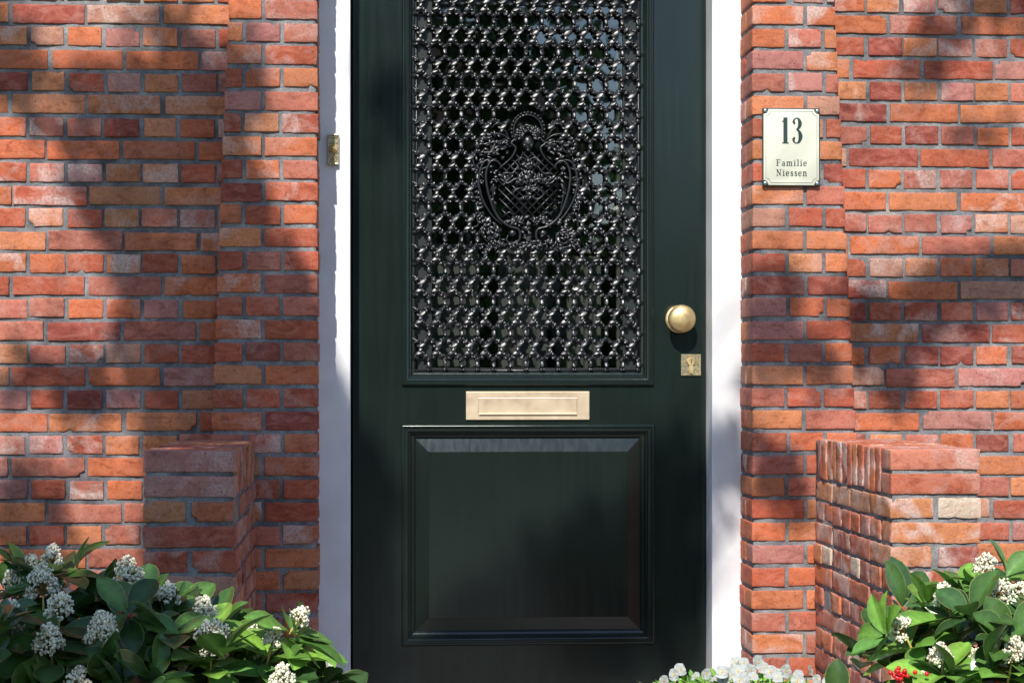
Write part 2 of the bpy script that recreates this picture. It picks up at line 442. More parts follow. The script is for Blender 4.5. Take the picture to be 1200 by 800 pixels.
# brickwork over the door (above the picture), door recess soffit and inner dark hall
mb = MB()
for i in range(22):
    x0 = XL+i*.0592
    brick(mb, x0, x0+.049, 0, .2, ZTOP-.01, ZTOP+.2, brick_col(True), True)
mb.cm = 1; mb.box((XL, .006, ZTOP-.006), (XR, .25, ZTOP+.196)); mb.cm = 0
mb.box((XL-2.4, .12, ZTOP+.002), (XL-.002, .4, 3.6), (.4,.13,.07,0)); mb.box((XR+.002, .12, ZTOP+.002), (XR+2.3, .4, 3.6), (.4,.13,.07,0))
mb.box((XL-.002, .1, ZTOP+.2), (XR+.002, .4, 3.6), (.4,.13,.07,0))
mb.build('lintel', [BRICK, MORTAR], house)
for a_, b_ in ((-2.5, -.30), (1.26, 3.4)):
    mb = MB(); mb.box((a_, .135, 0), (b_, .45, ZTOP), (.2,.2,.2,0)); mb.build('inner_wall', GENERIC, house, smooth=False)
mb = MB()
x0, x1, z0, z1, ya, yb = -.29, 1.25, .3, 3.2, .345, 3.4
mb.add([(x0,ya,z0),(x1,ya,z0),(x1,yb,z0),(x0,yb,z0),(x0,ya,z1),(x1,ya,z1),(x1,yb,z1),(x0,yb,z1)],
       [(0,1,2,3),(7,6,5,4),(1,5,6,2),(2,6,7,3),(3,7,4,0)])
mb.build('hall', DARK, house)
mb = MB(); mb.box((-2.5, .1, 3.6), (3.4, 1.5, 3.75), (.3,.3,.3,0)); mb.add([(-2.8,-.25,3.7),(3.7,-.25,3.7),(3.7,3,5.6),(-2.8,3,5.6),(-2.8,-.25,3.6),(3.7,-.25,3.6),(3.7,3,5.5),(-2.8,3,5.5)],
       [(0,1,2,3),(7,6,5,4),(0,4,5,1),(1,5,6,2),(2,6,7,3),(3,7,4,0)], (.10,.06,.05,0))
mb.build('roof', GENERIC, house)

# white door frame: jambs with a rebate, head, threshold
FY, DY = .19, .29
jL, jR = at(410.5, 400, FY).x, at(834.5, 400, FY).x
ZD0, ZD1 = .385, 2.80
fr = empty('door_frame', (.48, FY, ZD0-.03), 'white painted timber frame standing round the dark green door', 'door frame')
def jamb(x0, x1, xr):                   # xr: inner rebate edge at door depth
    mb = MB(); mb.box((x0, FY, ZD0-.03), (x1, DY+.05, ZD1+.1)); return mb
jamb(XL-.03, jL, 0).build('jamb', WHITE, fr, bevel=.0025, smooth=False)
jamb(jR, XR+.03, 0).build('jamb', WHITE, fr, bevel=.0025, smooth=False)
mb = MB(); mb.box((jL-.0, FY+.002, ZD1+.004), (jR, DY+.05, ZD1+.16)); mb.build('head', WHITE, fr, bevel=.002, smooth=False)
mb = MB(); mb.box((jL+.001, FY-.05, ZD0-.035), (jR-.001, DY+.06, ZD0-.006), (.16,.16,.17,0)); mb.build('threshold', GENERIC, fr, bevel=.004, smooth=False)

# ---------------------------------------------------------------- front door
dL, dR = at(413.5, 400, DY).x, at(826.5, 400, DY).x
door = empty('front_door', ((dL+dR)/2, DY, ZD0), 'dark green glossy front door with black ornamental iron grille and brass fittings', 'door')
def px(u, v, y=DY): q = at(u, v, y); return q.x, q.z
gx0, gz0 = px(471, 451.5); gx1 = px(766, 450)[0]; gz1 = 2.70
pX0, pZ1 = px(470.5, 497.5); pX1, pZ0 = px(767, 753.5)
MW = .047
mb = MB(); i = .02
mb.box((dL, DY, ZD0), (gx0+i, DY+.05, ZD1)); mb.box((gx1-i, DY, ZD0), (dR, DY+.05, ZD1))
for a, b in ((ZD0, pZ0+i), (pZ1-i, gz0+i), (gz1-i, ZD1)): mb.box((gx0+i, DY, a), (gx1-i, DY+.05, b))
mb.build('door_body', GREEN, door, smooth=False)
def framed(x0, x1, z0, z1, prof):
    mb = MB(); V = []
    for off, h in prof:
        for x, z in ((x0+off, z0+off), (x1-off, z0+off), (x1-off, z1-off), (x0+off, z1-off)): V.append((x, DY-h, z))
    F = []
    # each profile step is its own quad strip per side (flat shading with sharp mitres)
    for p in range(len(prof)-1):
        for j in range(4): F.append((p*4+j, p*4+(j+1) % 4, (p+1)*4+(j+1) % 4, (p+1)*4+j))
    mb.add(V, F); return mb
def arc(x0, h0, x1, h1, bulge, n=5):
    out = []
    for q in range(1, n+1):
        t = q/n; L = math.hypot(x1-x0, h1-h0); nx, nh = -(h1-h0)/L, (x1-x0)/L
        k = math.sin(math.pi*t)*bulge; out.append((x0+(x1-x0)*t+nx*k, h0+(h1-h0)*t+nh*k))
    return out
PROF = [(0, -.001), (0, .0065)]+arc(0, .0065, .0085, .0105, .002)+[(.0095, .0075), (.0125, .0075)]+arc(.0125, .0075, .0235, .001, .0022)+[(.0245, -.0025), (.0270, -.0030)]+arc(.027, -.003, .0385, -.013, -.0018)+[(.0395, -.0145), (.0465, -.0185), (.0465, -.034)]
PW = PROF[-1][0]
framed(gx0, gx1, gz0, gz1, PROF).build('glass_moulding', GREEN, door, smooth=True, angle=28)
framed(pX0, pX1, pZ0, pZ1, PROF).build('panel_moulding', GREEN, door, smooth=True, angle=28)
q = .0445; B = .040
framed(pX0+q, pX1-q, pZ0+q, pZ1-q, [(0, -.0160), (B, -.0035), (B+.0008, -.0012)]).build('raised_panel', GREEN, door, smooth=False)
o = bpy.data.objects[[k.name for k in door.children if k.name.startswith('raised')][0]]
# flat field of the raised panel belongs to the same mesh
me = o.data; n = len(me.vertices); import bmesh
bm = bmesh.new(); bm.from_mesh(me); bm.verts.ensure_lookup_table(); bm.faces.new([bm.verts[i] for i in range(n-4, n)]); bm.to_mesh(me); bm.free()

ix0, ix1, iz0, iz1 = gx0+PW, gx1-PW, gz0+PW, gz1-PW
mb = MB(); yg = DY+.034; mb.add([(ix0-.01,yg,iz0-.01),(ix1+.01,yg,iz0-.01),(ix1+.01,yg,iz1+.01),(ix0-.01,yg,iz1+.01)], [(0,1,2,3)])
mb.build('glass_pane', GLASS, door, smooth=False)

mb = MB(); sw_ = .047
a0_, a1_, b0_, b1_ = ix0-.004, ix1+.004, iz0-.004, iz1+.004
mb.box((a0_, DY+.0245, b0_), (ix0+sw_, DY+.0325, b1_)); mb.box((ix1-sw_, DY+.0245, b0_), (a1_, DY+.0325, b1_)); mb.box((ix0+sw_, DY+.0245, b0_), (ix1-sw_, DY+.0325, iz0+.008)); mb.box((ix0+sw_, DY+.0245, iz1-sw_), (ix1-sw_, DY+.0325, b1_))
mb.build('inner_sash', mat('grey_green_paint', (.018,.023,.021), .4), door, smooth=False)
GREY_PANEL = mat('matte_grey', (.075,.08,.074), .95)  # wavy grey panels behind the glass give the grille holes their grey
for u0, u1, vt in ((484, 561, 285), (584, 641, 285), (664, 704, 300), (722, 752, 60)):
    x0, zt_ = px(u0, vt, DY+.10); x1 = px(u1, vt, DY+.10)[0]; mb = MB(); n_ = 26; V = []; F = []
    for q_ in range(n_+1):
        x = x0+(x1-x0)*q_/n_; y = DY+.10+.007*math.sin(q_*.95)
        V += [(x, y, iz0-.05), (x, y, zt_), (x, y+.0015, iz0-.05), (x, y+.0015, zt_)]
    for q_ in range(n_):
        a = q_*4; F += [(a, a+4, a+5, a+1), (a+2, a+3, a+7, a+6)]
    mb.add(V, F); mb.build('grey_panel', GREY_PANEL, house)

# iron grille: a net of pierced star shaped holes, every bar a string of slanted leaf beads
gr = MB(); YG = DY+.016; U0 = random.uniform
aC, RC = (ix1-ix0)/13.75, .0486
mcx, mcz = px(618.5, 212, YG); MS = .00265
def in_medal(x, z):
    u, v = (x-mcx)/MS, (z-mcz)/MS
    return (u/57)**2+((v+4)/72)**2 < 1 or (u/26)**2+((v-66)/22)**2 < 1
def rotm(ang, yaw=0):
    return (Matrix.Rotation(ang, 3, 'Y') @ Matrix.Rotation(yaw, 3, 'Z'))
HALF = (SUN+Vector((-.08,-1,-.02)).normalized()).normalized()
def lfm(ang, jit=.16):
    """frame of a flat cast leaf: long axis at ang in the door plane, face turned upwards and a little left"""
    n = (HALF+Vector((G0(0,jit), G0(0,jit), G0(0,jit)))).normalized()
    u = Vector((math.cos(ang), 0, math.sin(ang))); u = (u-n*u.dot(n)).normalized(); v = n.cross(u)
    return Matrix((u, n, v)).transposed()
G0 = random.gauss
def inb(x, z): return ix0-.001 < x < ix1+.001 and iz0-.002 < z < iz1+.002 and not in_medal(x, z)
def gleaf(x, z, ang, a, b, h=.0085, jit=.16, th=.0016):
    if inb(x, z): gr.ball((x, YG-h, z), (a*1.12, th*random.uniform(.8, 1.5), b*1.22), lfm(ang, jit*.75), 10, 8)
def core(p, q):
    if inb((p[0]+q[0])/2, (p[1]+q[1])/2):
        m_ = ((p[0]+q[0])/2, YG-.001, (p[1]+q[1])/2)
        gr.tube([(p[0], YG+.001, p[1]), m_, (q[0], YG+.001, q[1])], [.0078, .0054, .0078], 8)
nrow = int((iz1-iz0)/RC)+3
for r_ in range(-1, nrow):
    for c_ in range(-1, 16):
        hx = ix0+(c_+(.5 if r_ % 2 else 0))*aC+.012; hz = iz0+r_*RC+.018
        V = (hx+aC/2, hz-RC/3); W = (hx+aC/2, hz+RC/3); T = (hx, hz+2*RC/3)
        core(V, W); core(W, T); core((hx-aC/2, hz+RC/3), T)
        x, z = hx+aC/2, hz
        if r_ % 2:                                   # twisted S of three leaves
            gleaf(x+.004, z+.0125, R(38), .0135, .0062, .0100, .12); gleaf(x-.0005, z+.001, R(78), .0100, .0050, .0105, .16)
            gleaf(x-.005, z-.0115, R(30), .0130, .0060, .0100, .12); gleaf(x+.0075, z-.0135, R(-50), .0060, .0040, .0085, .25)
            gleaf(x-.0085, z+.0085, R(-40), .0055, .0034, .008, .3)
        else:                                        # single upright bud between small collars
            gleaf(x, z+.001, R(98), .0105, .0052, .0095, .2); gleaf(x-.003, z+.0145, R(20), .0050, .0030, .0085, .5)
            gleaf(x+.004, z-.0140, R(-25), .0050, .0030, .0085, .5)
        for sg in (1, -1):                           # spurs on the slanting bars give the holes their star shape
            mx_, mz_ = hx+sg*aC*.25, hz+RC*.5
            gleaf(mx_, mz_, R(-sg*35+90), .0092, .0046, .0065, .5); gleaf(mx_+G0(0,.002), mz_+G0(0,.002), U0(0, 3.1), .0050, .0032, .0090, .35)
        if inb(*T): gr.ball((T[0], YG-.003, T[1]), (.0086, .0046, .0076), None, 9, 6)
        if inb(*W): gr.ball((W[0], YG-.002, W[1]), (.0094, .0046, .0072), None, 9, 6)
gr.box((ix0-.004, YG, iz0-.004), (ix1+.004, YG+.006, iz0+.003)); gr.box((ix0-.004, YG, iz0+.004), (ix0+.002, YG+.0055, iz1)); gr.box((ix1-.002, YG, iz0+.004), (ix1+.004, YG+.0055, iz1))
grille = gr.build('grille', IRON, door)
# medallion, drawn in pixels of the photograph around its own centre, built as cast relief
md = MB()
def mp(u, v, h=.006): return (mcx+(u-618.8)*MS, YG-h, mcz-(v-212)*MS)
def Z5(u, v): return 540+u/4.44, 120+v/4.44
def spline(P, n=6):
    out = []
    for i in range(len(P)-1):
        a, b, c, d = P[max(i-1, 0)], P[i], P[i+1], P[min(i+2, len(P)-1)]
        for q in range(n):
            t = q/n
            out.append(tuple(.5*(2*b[j]+(c[j]-a[j])*t+(2*a[j]-5*b[j]+4*c[j]-d[j])*t*t+(3*b[j]-a[j]-3*c[j]+d[j])*t**3) for j in range(2)))
    return out+[P[-1]]
def both(P, rad, h=.006, taper=True, z5=True):
    P = [Z5(*p) for p in P] if z5 else P
    P = spline(P)
    for sgn in (1, -1):
        pts = [mp(618.8+sgn*(u-618.8), v, h+.003*math.sin(3.1*i/len(P))) for i, (u, v) in enumerate(P)]
        n = len(pts); rr = [.76*rad*(.45+.75*math.sin(math.pi*(.12+.76*i/(n-1)))) if taper else rad for i in range(n)]
        md.tube(pts, rr, 8)
both([(215,345),(190,310),(155,312),(130,370),(140,470),(185,590),(245,645),(300,665),(305,715),(270,742),(238,722),(246,695)], .0048, .010)
both([(185,298),(120,312),(92,400),(108,500),(160,590),(215,640)], .0042, .008)
both([(225,640),(260,618),(315,622),(345,600)], .0034, .008)
both([(285,190),(262,215),(285,240),(262,290),(200,345)], .0038, .011)
both([(150,470),(170,430),(165,480),(180,560)], .003, .011)
both([(275,212),(200,205),(130,218),(95,225)], .0032); both([(272,228),(190,240),(120,275)], .003); both([(262,200),(215,170),(150,160)], .003); both([(250,190),(230,150),(205,130)], .0028)
both([(130,650),(110,690),(150,735),(200,720),(190,680),(165,690)], .0032); both([(225,745),(180,760),(120,745)], .003); both([(120,540),(85,560),(80,530)], .0028); both([(98,440),(65,440),(60,400)], .0026)
both([(150,330),(105,350),(70,330),(62,300)], .003, .008); both([(105,500),(70,500),(55,470)], .003); both([(125,580),(85,600),(90,640),(60,655)], .003)
both([(300,330),(270,370),(230,372),(210,400)], .0032, .012); both([(345,420),(290,400),(240,425),(205,400)], .0034, .013); both([(345,455),(300,450),(270,480),(300,505),(335,490)], .003, .012)
both([(345,300),(315,290),(300,315),(325,335)], .003, .013); both([(280,600),(255,575),(225,590)], .003, .011); both([(180,215),(150,260),(110,262)], .003, .008); both([(230,120),(190,110),(160,135)], .0028)
# scalloped crown and mask head
for i in range(19):
    a = math.pi*(-.12+1.24*i/18); c = mp(618.8+19.5*math.cos(a), 153-21*math.sin(a), .008)
    md.ball(c, (.0058, .006, .0042), rotm(-a+1.57), 8, 6)
arcp = [mp(618.8+17*math.cos(math.pi*(-.12+1.24*i/24)), 153-18.5*math.sin(math.pi*(-.12+1.24*i/24)), .005) for i in range(25)]
md.tube(arcp, .0036, 6)
md.ball(mp(618.8, 168, .004), (.0185, .013, .023), None, 20, 16)           # face
md.ball(mp(618.8, 169, .0145), (.0036, .006, .0075), None, 8, 8)            # nose
for sgn in (1, -1):
    md.ball(mp(618.8+sgn*3, 166.5, .0135), (.0038, .003, .0019), None, 8, 6)
    md.ball(mp(618.8+sgn*3, 164.6, .0145), (.0052, .003, .0015), rotm(sgn*.25), 8, 6)
    md.ball(mp(618.8+sgn*4, 171, .0105), (.006, .005, .006), None, 8, 6)
md.ball(mp(618.8, 173.2, .0145), (.0052, .0028, .0018), None, 8, 6); md.ball(mp(618.8, 176.3, .010), (.007, .005, .005), None, 8, 6)
for i in range(150):                                                       # curls of hair
    a = random.uniform(-.25, math.pi+.25); r_ = random.uniform(6.5, 15)
    md.ball(mp(618.8+r_*math.cos(a)*1.05, 161-r_*math.sin(a)*.95, .011+random.uniform(0, .009)), (.0072, .0018, .0036), lfm(random.uniform(0, 3), .25), 8, 6)
# trellis
def inside(u, v):
    hw = 36-.020*abs(v-212)**1.55
    if v < 195: hw = min(hw, 10+(v-178)*1.5)
    return abs(u) < hw and 178 < v < 258
for s_ in (1, -1):
    for k in range(-16, 17):
        off = k*10.2; run = []
        for i in range(-120, 121):
            u = i*.5; v = 216+s_*u*1.0+off
            if inside(u, v): run.append((618.8+u, v))
            else:
                if len(run) > 3: md.tube([mp(*run[0], .004+.001*s_), mp(*run[-1], .004+.001*s_)], .0027, 6)
                run = []
        if len(run) > 3: md.tube([mp(*run[0], .004), mp(*run[-1], .004)], .0027, 6)
def lumps(n, fu, fv, s_=(.0062, .004, .0034), h=.009):
    for i in range(n):
        md.ball(mp(fu(), fv(), h+random.uniform(0, .006)), (s_[0]*U(1.2,2.1), s_[1]*.7, s_[2]*U(1.1,1.7)), lfm(U(0, 3.1), .3), 8, 6)
G = random.gauss; U = random.uniform
lumps(90, lambda: 618.8+G(0, 17), lambda: 211.5+G(0, 3.2))
lumps(32, lambda: 618.8+G(0, 4), lambda: 222+G(0, 7)); lumps(24, lambda: 618.8+G(0, 3), lambda: 196+G(0, 4))
for sgn in (1, -1):
    lumps(38, lambda: 618.8+sgn*U(36, 54), lambda: 272+G(0, 6)); lumps(44, lambda: 618.8+sgn*U(24, 56), lambda: 172+G(0, 7))
    lumps(20, lambda: 618.8+sgn*(40+G(0, 2)), lambda: U(195, 240), (.004, .003, .0028)); lumps(36, lambda: 618.8+sgn*(57+G(0, 2)), lambda: U(185, 262), (.006, .004, .003), .004)
    lumps(26, lambda: 618.8+sgn*U(6, 28), lambda: 259+G(0, 2.5))
    pc = mp(618.8+sgn*18, 274, .004); md.ball(pc, (.012, .008, .012), None, 12, 8)
lumps(20, lambda: 618.8+G(0, 3), lambda: U(254, 292)); lumps(90, lambda: 618.8+G(0, 34), lambda: 288+G(0, 4))
md.build('medallion', IRON, grille)

# door knob with rose
kx, kz = px(796, 374, DY)
mb = MB(); mb.lathe([(.030,-.001),(.043,.000),(.0435,.003),(.040,.006),(.034,.0075),(.030,.011),(.022,.013),(.016,.014)], (kx-.001, DY, kz), 40)
rose_m = mb
mb = MB(); mb.lathe([(.013,.010),(.0135,.022),(.016,.028),(.027,.031),(.037,.036),(.0425,.045),(.0435,.052),(.0415,.060),(.036,.067),(.027,.072),(.016,.0748),(.007,.0757),(.002,.0758)], (kx, DY, kz), 48)
knob = mb.build('door_knob', KNOB, door)
rose_m.build('rose', KNOB, knob)

# letter plate: plate, flap with raised rim and bottom lip
(lx0, lz1), (lx1, lz0) = px(546, 458.5), px(690.5, 491.5)
mb = MB(); mb.box((lx0, DY-.006, lz0), (lx1, DY+.001, lz1)); lp = mb.build('letter_plate', BRASS, door, bevel=.0012, smooth=False)
(fx0, fz1), (fx1, fz0) = px(560, 466), px(676, 486)
mb = MB()
V = []
for off, h in ((0, .0055), (0, .0072), (.0018, .0082), (.0034, .0074), (.0046, .0074)):
    for x, z in ((fx0+off, fz0+off), (fx1-off, fz0+off), (fx1-off, fz1-off), (fx0+off, fz1-off)): V.append((x, DY-h, z))
F = [(p*4+j, p*4+(j+1) % 4, (p+1)*4+(j+1) % 4, (p+1)*4+j) for p in range(4) for j in range(4)]+[(16,17,18,19)]
mb.add(V, F)
mb.tube([(fx0+.004, DY-.0085, fz0+.0035), (fx1-.001, DY-.0085, fz0+.0035)], .0032, 10)
mb.build('flap', BRASS, lp, smooth=True, angle=25)

# lock plate with cylinder
(kx0, kz1), (kx1, kz0) = px(798, 415), px(821, 440)
mb = MB(); mb.box((kx0, DY-.005, kz0), (kx1, DY+.001, kz1))
for a in range(4):
    for i in range(9):
        f = (i+.5)/9
        x, z = [(kx0+(kx1-kx0)*f, kz0+.003), (kx0+(kx1-kx0)*f, kz1-.003), (kx0+.003, kz0+(kz1-kz0)*f), (kx1-.003, kz0+(kz1-kz0)*f)][a]
        mb.ball((x, DY-.0052, z), .0024, None, 6, 5)
for i in range(18):
    a = U(0, 6.28); mb.ball(((kx0+kx1)/2+.019*math.cos(a)*U(.75,1.15), DY-.005, (kz0+kz1)/2+.022*math.sin(a)*U(.75,1.15)), (.0045, .003, .0022), rotm(U(0, 3)), 6, 5)
lk = mb.build('lock_plate', OLD, door, smooth=True, angle=40)
mb = MB(); cxk, czk = (kx0+kx1)/2, (kz0+kz1)/2
mb.lathe([(.0135,.004),(.0135,.010),(.0120,.0115),(.001,.0117)], (cxk, DY, czk+.011), 24)
mb.box((cxk-.0062, DY-.0098, czk-.027), (cxk+.0062, DY-.004, czk+.002))
mb.build('lock_cylinder', KNOB, lk, smooth=True, angle=40)
mb = MB(); mb.box((cxk-.0012, DY-.0121, czk+.004), (cxk+.0012, DY-.0110, czk+.017)); 
kh = mb.build('keyhole', DARK, lk, smooth=False)

# ---------------------------------------------------------------- doorbell on the left jamb
bx0, bz1 = px(384.5, 158, FY); bx1, bz0 = px(397, 193.5, FY)
bell = empty('doorbell', ((bx0+bx1)/2, FY, bz0), 'small ornate tarnished doorbell plate screwed to the left white door jamb', 'doorbell')
mb = MB(); mb.box((bx0, FY-.012, bz0), (bx1, FY-.0002, bz1))
for i in range(46):
    f = U(0, 1); mb.ball((U(bx0+.003, bx1-.003), FY-.0125, bz0+(bz1-bz0)*f), (.004, .003, .0022), rotm(U(0, 3)), 6, 5)
mb.tube([(bx0+.002, FY-.013, bz0+.002), (bx1-.002, FY-.013, bz0+.002)], .0028, 8); mb.tube([(bx0+.002, FY-.013, bz1-.002), (bx1-.002, FY-.013, bz1-.002)], .0028, 8)
mb.build('bell_plate', OLD, bell, smooth=True, angle=40)
mb = MB(); mb.lathe([(.0125,.010),(.013,.0155),(.0105,.0175),(.0095,.0165),(.0075,.0165),(.0070,.0205),(.004,.0225),(.001,.023)], ((bx0+bx1)/2, FY, (bz0+bz1)/2+.002), 28)
mb.build('bell_button', KNOB, bell, smooth=True, angle=50)

# ---------------------------------------------------------------- house number sign
sx0, sz1 = px(893.5, 126.5, -.012); sx1, sz0 = px(961, 218.5, -.012)
sx, sz = (sx0+sx1)/2, (sz0+sz1)/2; hw, hh = (sx1-sx0)/2, (sz1-sz0)/2
sign = empty('house_number_sign', (sx, -.003, sz0), 'cream enamel house number sign 13 with dark rim on the brick right of the door', 'sign')
def P2(u, v, h): return (sx+u, -.012-h, sz+v)
def poly(mb, pts, h): mb.add([P2(u, v, h) for u, v in pts], [tuple(range(len(pts)))])
mb = MB(); mb.box((sx0, -.012, sz0), (sx1, -.003, sz1)); mb.build('rim', INK, sign, bevel=.002, smooth=False)
def notched(w_, h_, r, n=8):
    out = []
    for cx, cy, a0 in ((w_, -h_, 180), (w_, h_, 270), (-w_, h_, 0), (-w_, -h_, 90)):
        arcp = [(cx+r*math.cos(R(a0-90*i/n)), cy+r*math.sin(R(a0-90*i/n))) for i in range(n+1)]
        out += arcp
    return out
def fix(o): return o
mb = MB()
out = notched(hw-.0035, hh-.0035, .0145)
# domed enamel plate as fan with a soft edge
inn = [(u*.93, v*.95) for u, v in out]
nO = len(out); V = [P2(u, v, .0006) for u, v in out]+[P2(u, v, .0024) for u, v in inn]
mb.add(V, [(i, (i+1) % nO, nO+(i+1) % nO, nO+i) for i in range(nO)]+[tuple(range(nO, 2*nO))])
pl = mb.build('enamel_plate', ENAMEL, sign, smooth=True, angle=60)
for sgx, sgz in ((1,1), (1,-1), (-1,1), (-1,-1)):
    mb = MB(); mb.lathe([(.0062,.0),(.006,.003),(.004,.0045),(.001,.005)], (sx+sgx*(hw-.0085), -.0122, sz+sgz*(hh-.0085)), 16)
    mb.build('screw', SCREW, sign)
tx = MB(); _h = [.0027]
def rib(pts, ox, oy, sw, sh):
    """pts: (x, y, width) in glyph units"""
    _h[0] += .00002; L = []; Rr = []; n = len(pts)
    for i, p in enumerate(pts):
        a, b = pts[max(i-1, 0)], pts[min(i+1, n-1)]
        dx, dy = (b[0]-a[0])*sw, (b[1]-a[1])*sh; l = math.hypot(dx, dy) or 1; w2 = p[2]*sh/2
        X, Y = ox+p[0]*sw, oy+p[1]*sh
        L.append((X-dy/l*w2, Y+dx/l*w2)); Rr.append((X+dy/l*w2, Y-dx/l*w2))
    V = [P2(u, v, _h[0]) for u, v in L+Rr]
    tx.add(V, [(i, n+i, n+i+1, i+1) for i in range(n-1)])
def cv(P, n=6):
    """smooth curve through (x, y, w)"""
    out = []
    for i in range(len(P)-1):
        a, b, c, d = P[max(i-1, 0)], P[i], P[i+1], P[min(i+2, len(P)-1)]
        for q in range(n):
            t = q/n; out.append(tuple(.5*(2*b[j]+(c[j]-a[j])*t+(2*a[j]-5*b[j]+4*c[j]-d[j])*t*t+(3*b[j]-a[j]-3*c[j]+d[j])*t**3) for j in range(3)))
    return out+[P[-1]]
s1, h1 = .034, .078; y13 = sz+hh-.100-sz
y13 = hh-.0285-h1; 
ox = -.0305
rib([(.45,.0,.16),(.45,1,.16)], ox, y13, s1*.8, h1); rib([(.08,.02,.045),(.82,.02,.045)], ox, y13, s1*.8, h1); rib([(.08,.83,.04),(.25,.87,.05),(.42,.965,.07)], ox, y13, s1*.8, h1)
ox = .0035
rib(cv([(.10,.80,.11),(.14,.90,.07),(.35,.975,.045),(.60,.93,.09),(.72,.78,.15),(.62,.62,.11),(.38,.545,.045)]), ox, y13, s1*.9, h1)
rib(cv([(.38,.54,.045),(.64,.47,.10),(.78,.28,.16),(.64,.08,.10),(.36,.018,.045),(.14,.08,.07),(.08,.20,.11)]), ox, y13, s1*.9, h1)
for cx_, cy_ in ((.16,.79), (.15,.20)): rib([(cx_-.11,cy_,.02),(cx_-.07,cy_,.10),(cx_,cy_,.125),(cx_+.07,cy_,.10),(cx_+.11,cy_,.02)], ox, y13, s1*.9, h1)
T, th = .15, .07
GL = {
 'F': (.82, [[(.24,0,T),(.24,1,T)], [(.05,.03,th),(.47,.03,th)], [(.05,.97,th),(.76,.97,th)], [(.24,.52,th),(.56,.52,th)], [(.73,.97,th),(.73,.72,th)], [(.54,.66,th),(.54,.38,th)]]),
 'N': (1.0, [[(.22,0,th),(.22,.97,th)], [(.22,.95,T),(.78,.04,T)], [(.78,.03,th),(.78,1,th)], [(.06,.97,th),(.32,.97,th)], [(.64,.97,th),(.94,.97,th)], [(.06,.03,th),(.38,.03,th)]]),
 'a': (.66, [cv([(.12,.54,.10),(.20,.63,th),(.36,.65,th),(.46,.54,T*.9),(.47,.3,T),(.47,.1,T),(.62,.03,th)]), cv([(.46,.40,th),(.22,.36,.09),(.10,.18,.12),(.20,.03,.08),(.36,.04,th),(.46,.16,th)])]),
 'm': (1.12, [[(.18,0,T),(.18,.66,T)], [(.02,.64,th),(.18,.64,th)], cv([(.2,.5,th),(.36,.65,.09),(.52,.56,T),(.54,.3,T),(.54,.0,T)]), cv([(.56,.5,th),(.72,.65,.09),(.88,.56,T),(.90,.3,T),(.90,.0,T)]), [(.02,.03,th),(.34,.03,th)], [(.40,.03,th),(.68,.03,th)], [(.76,.03,th),(1.06,.03,th)]]),
 'i': (.42, [[(.20,0,T),(.20,.66,T)], [(.03,.64,th),(.20,.64,th)], [(.02,.03,th),(.38,.03,th)], [(.13,.88,.14),(.27,.88,.14)]]),
 'l': (.42, [[(.20,0,T),(.20,1,T)], [(.03,.97,th),(.20,.97,th)], [(.02,.03,th),(.38,.03,th)]]),
 'e': (.64, [[(.1,.36,th),(.52,.36,th)], cv([(.52,.36,.12),(.50,.56,.1),(.32,.66,th),(.13,.53,.12),(.09,.32,T),(.15,.09,.12),(.33,.02,th),(.54,.14,th)])]),
 's': (.56, [cv([(.46,.52,th),(.36,.64,th),(.2,.63,.08),(.13,.51,.12),(.26,.37,.13),(.42,.25,.13),(.42,.09,.11),(.26,.02,th),(.09,.12,.08)]), [(.465,.64,.05),(.465,.46,.05)], [(.085,.2,.05),(.085,.03,.05)]]),
 'n': (.76, [[(.18,0,T),(.18,.66,T)], [(.02,.64,th),(.18,.64,th)], cv([(.2,.5,th),(.38,.65,.09),(.54,.56,T),(.56,.3,T),(.56,.0,T)]), [(.02,.03,th),(.34,.03,th)], [(.42,.03,th),(.72,.03,th)]])}
def word(s_, y, width, h):
    adv = sum(GL[c][0]+.12 for c in s_)-.12; k = width/adv; x = -width/2
    for c in s_:
        a, st = GL[c]
        for p in st: rib(p, x, y, k, h)
        x += (a+.12)*k
word('Familie', -hh+.0600, .094, .0195); word('Niessen', -hh+.0305, .094, .0195)
# thin line border
ob = notched(hw-.0095, hh-.0095, .0135); n = len(ob)
ib = [(u*(1-.0011/hw*.9), v*(1-.0011/hh)) for u, v in ob]
tx.add([P2(u, v, .00285) for u, v in ob]+[P2(u, v, .00285) for u, v in ib], [(i, (i+1) % n, n+(i+1) % n, n+i) for i in range(n)])
tx.build('lettering', INK, pl, smooth=False)

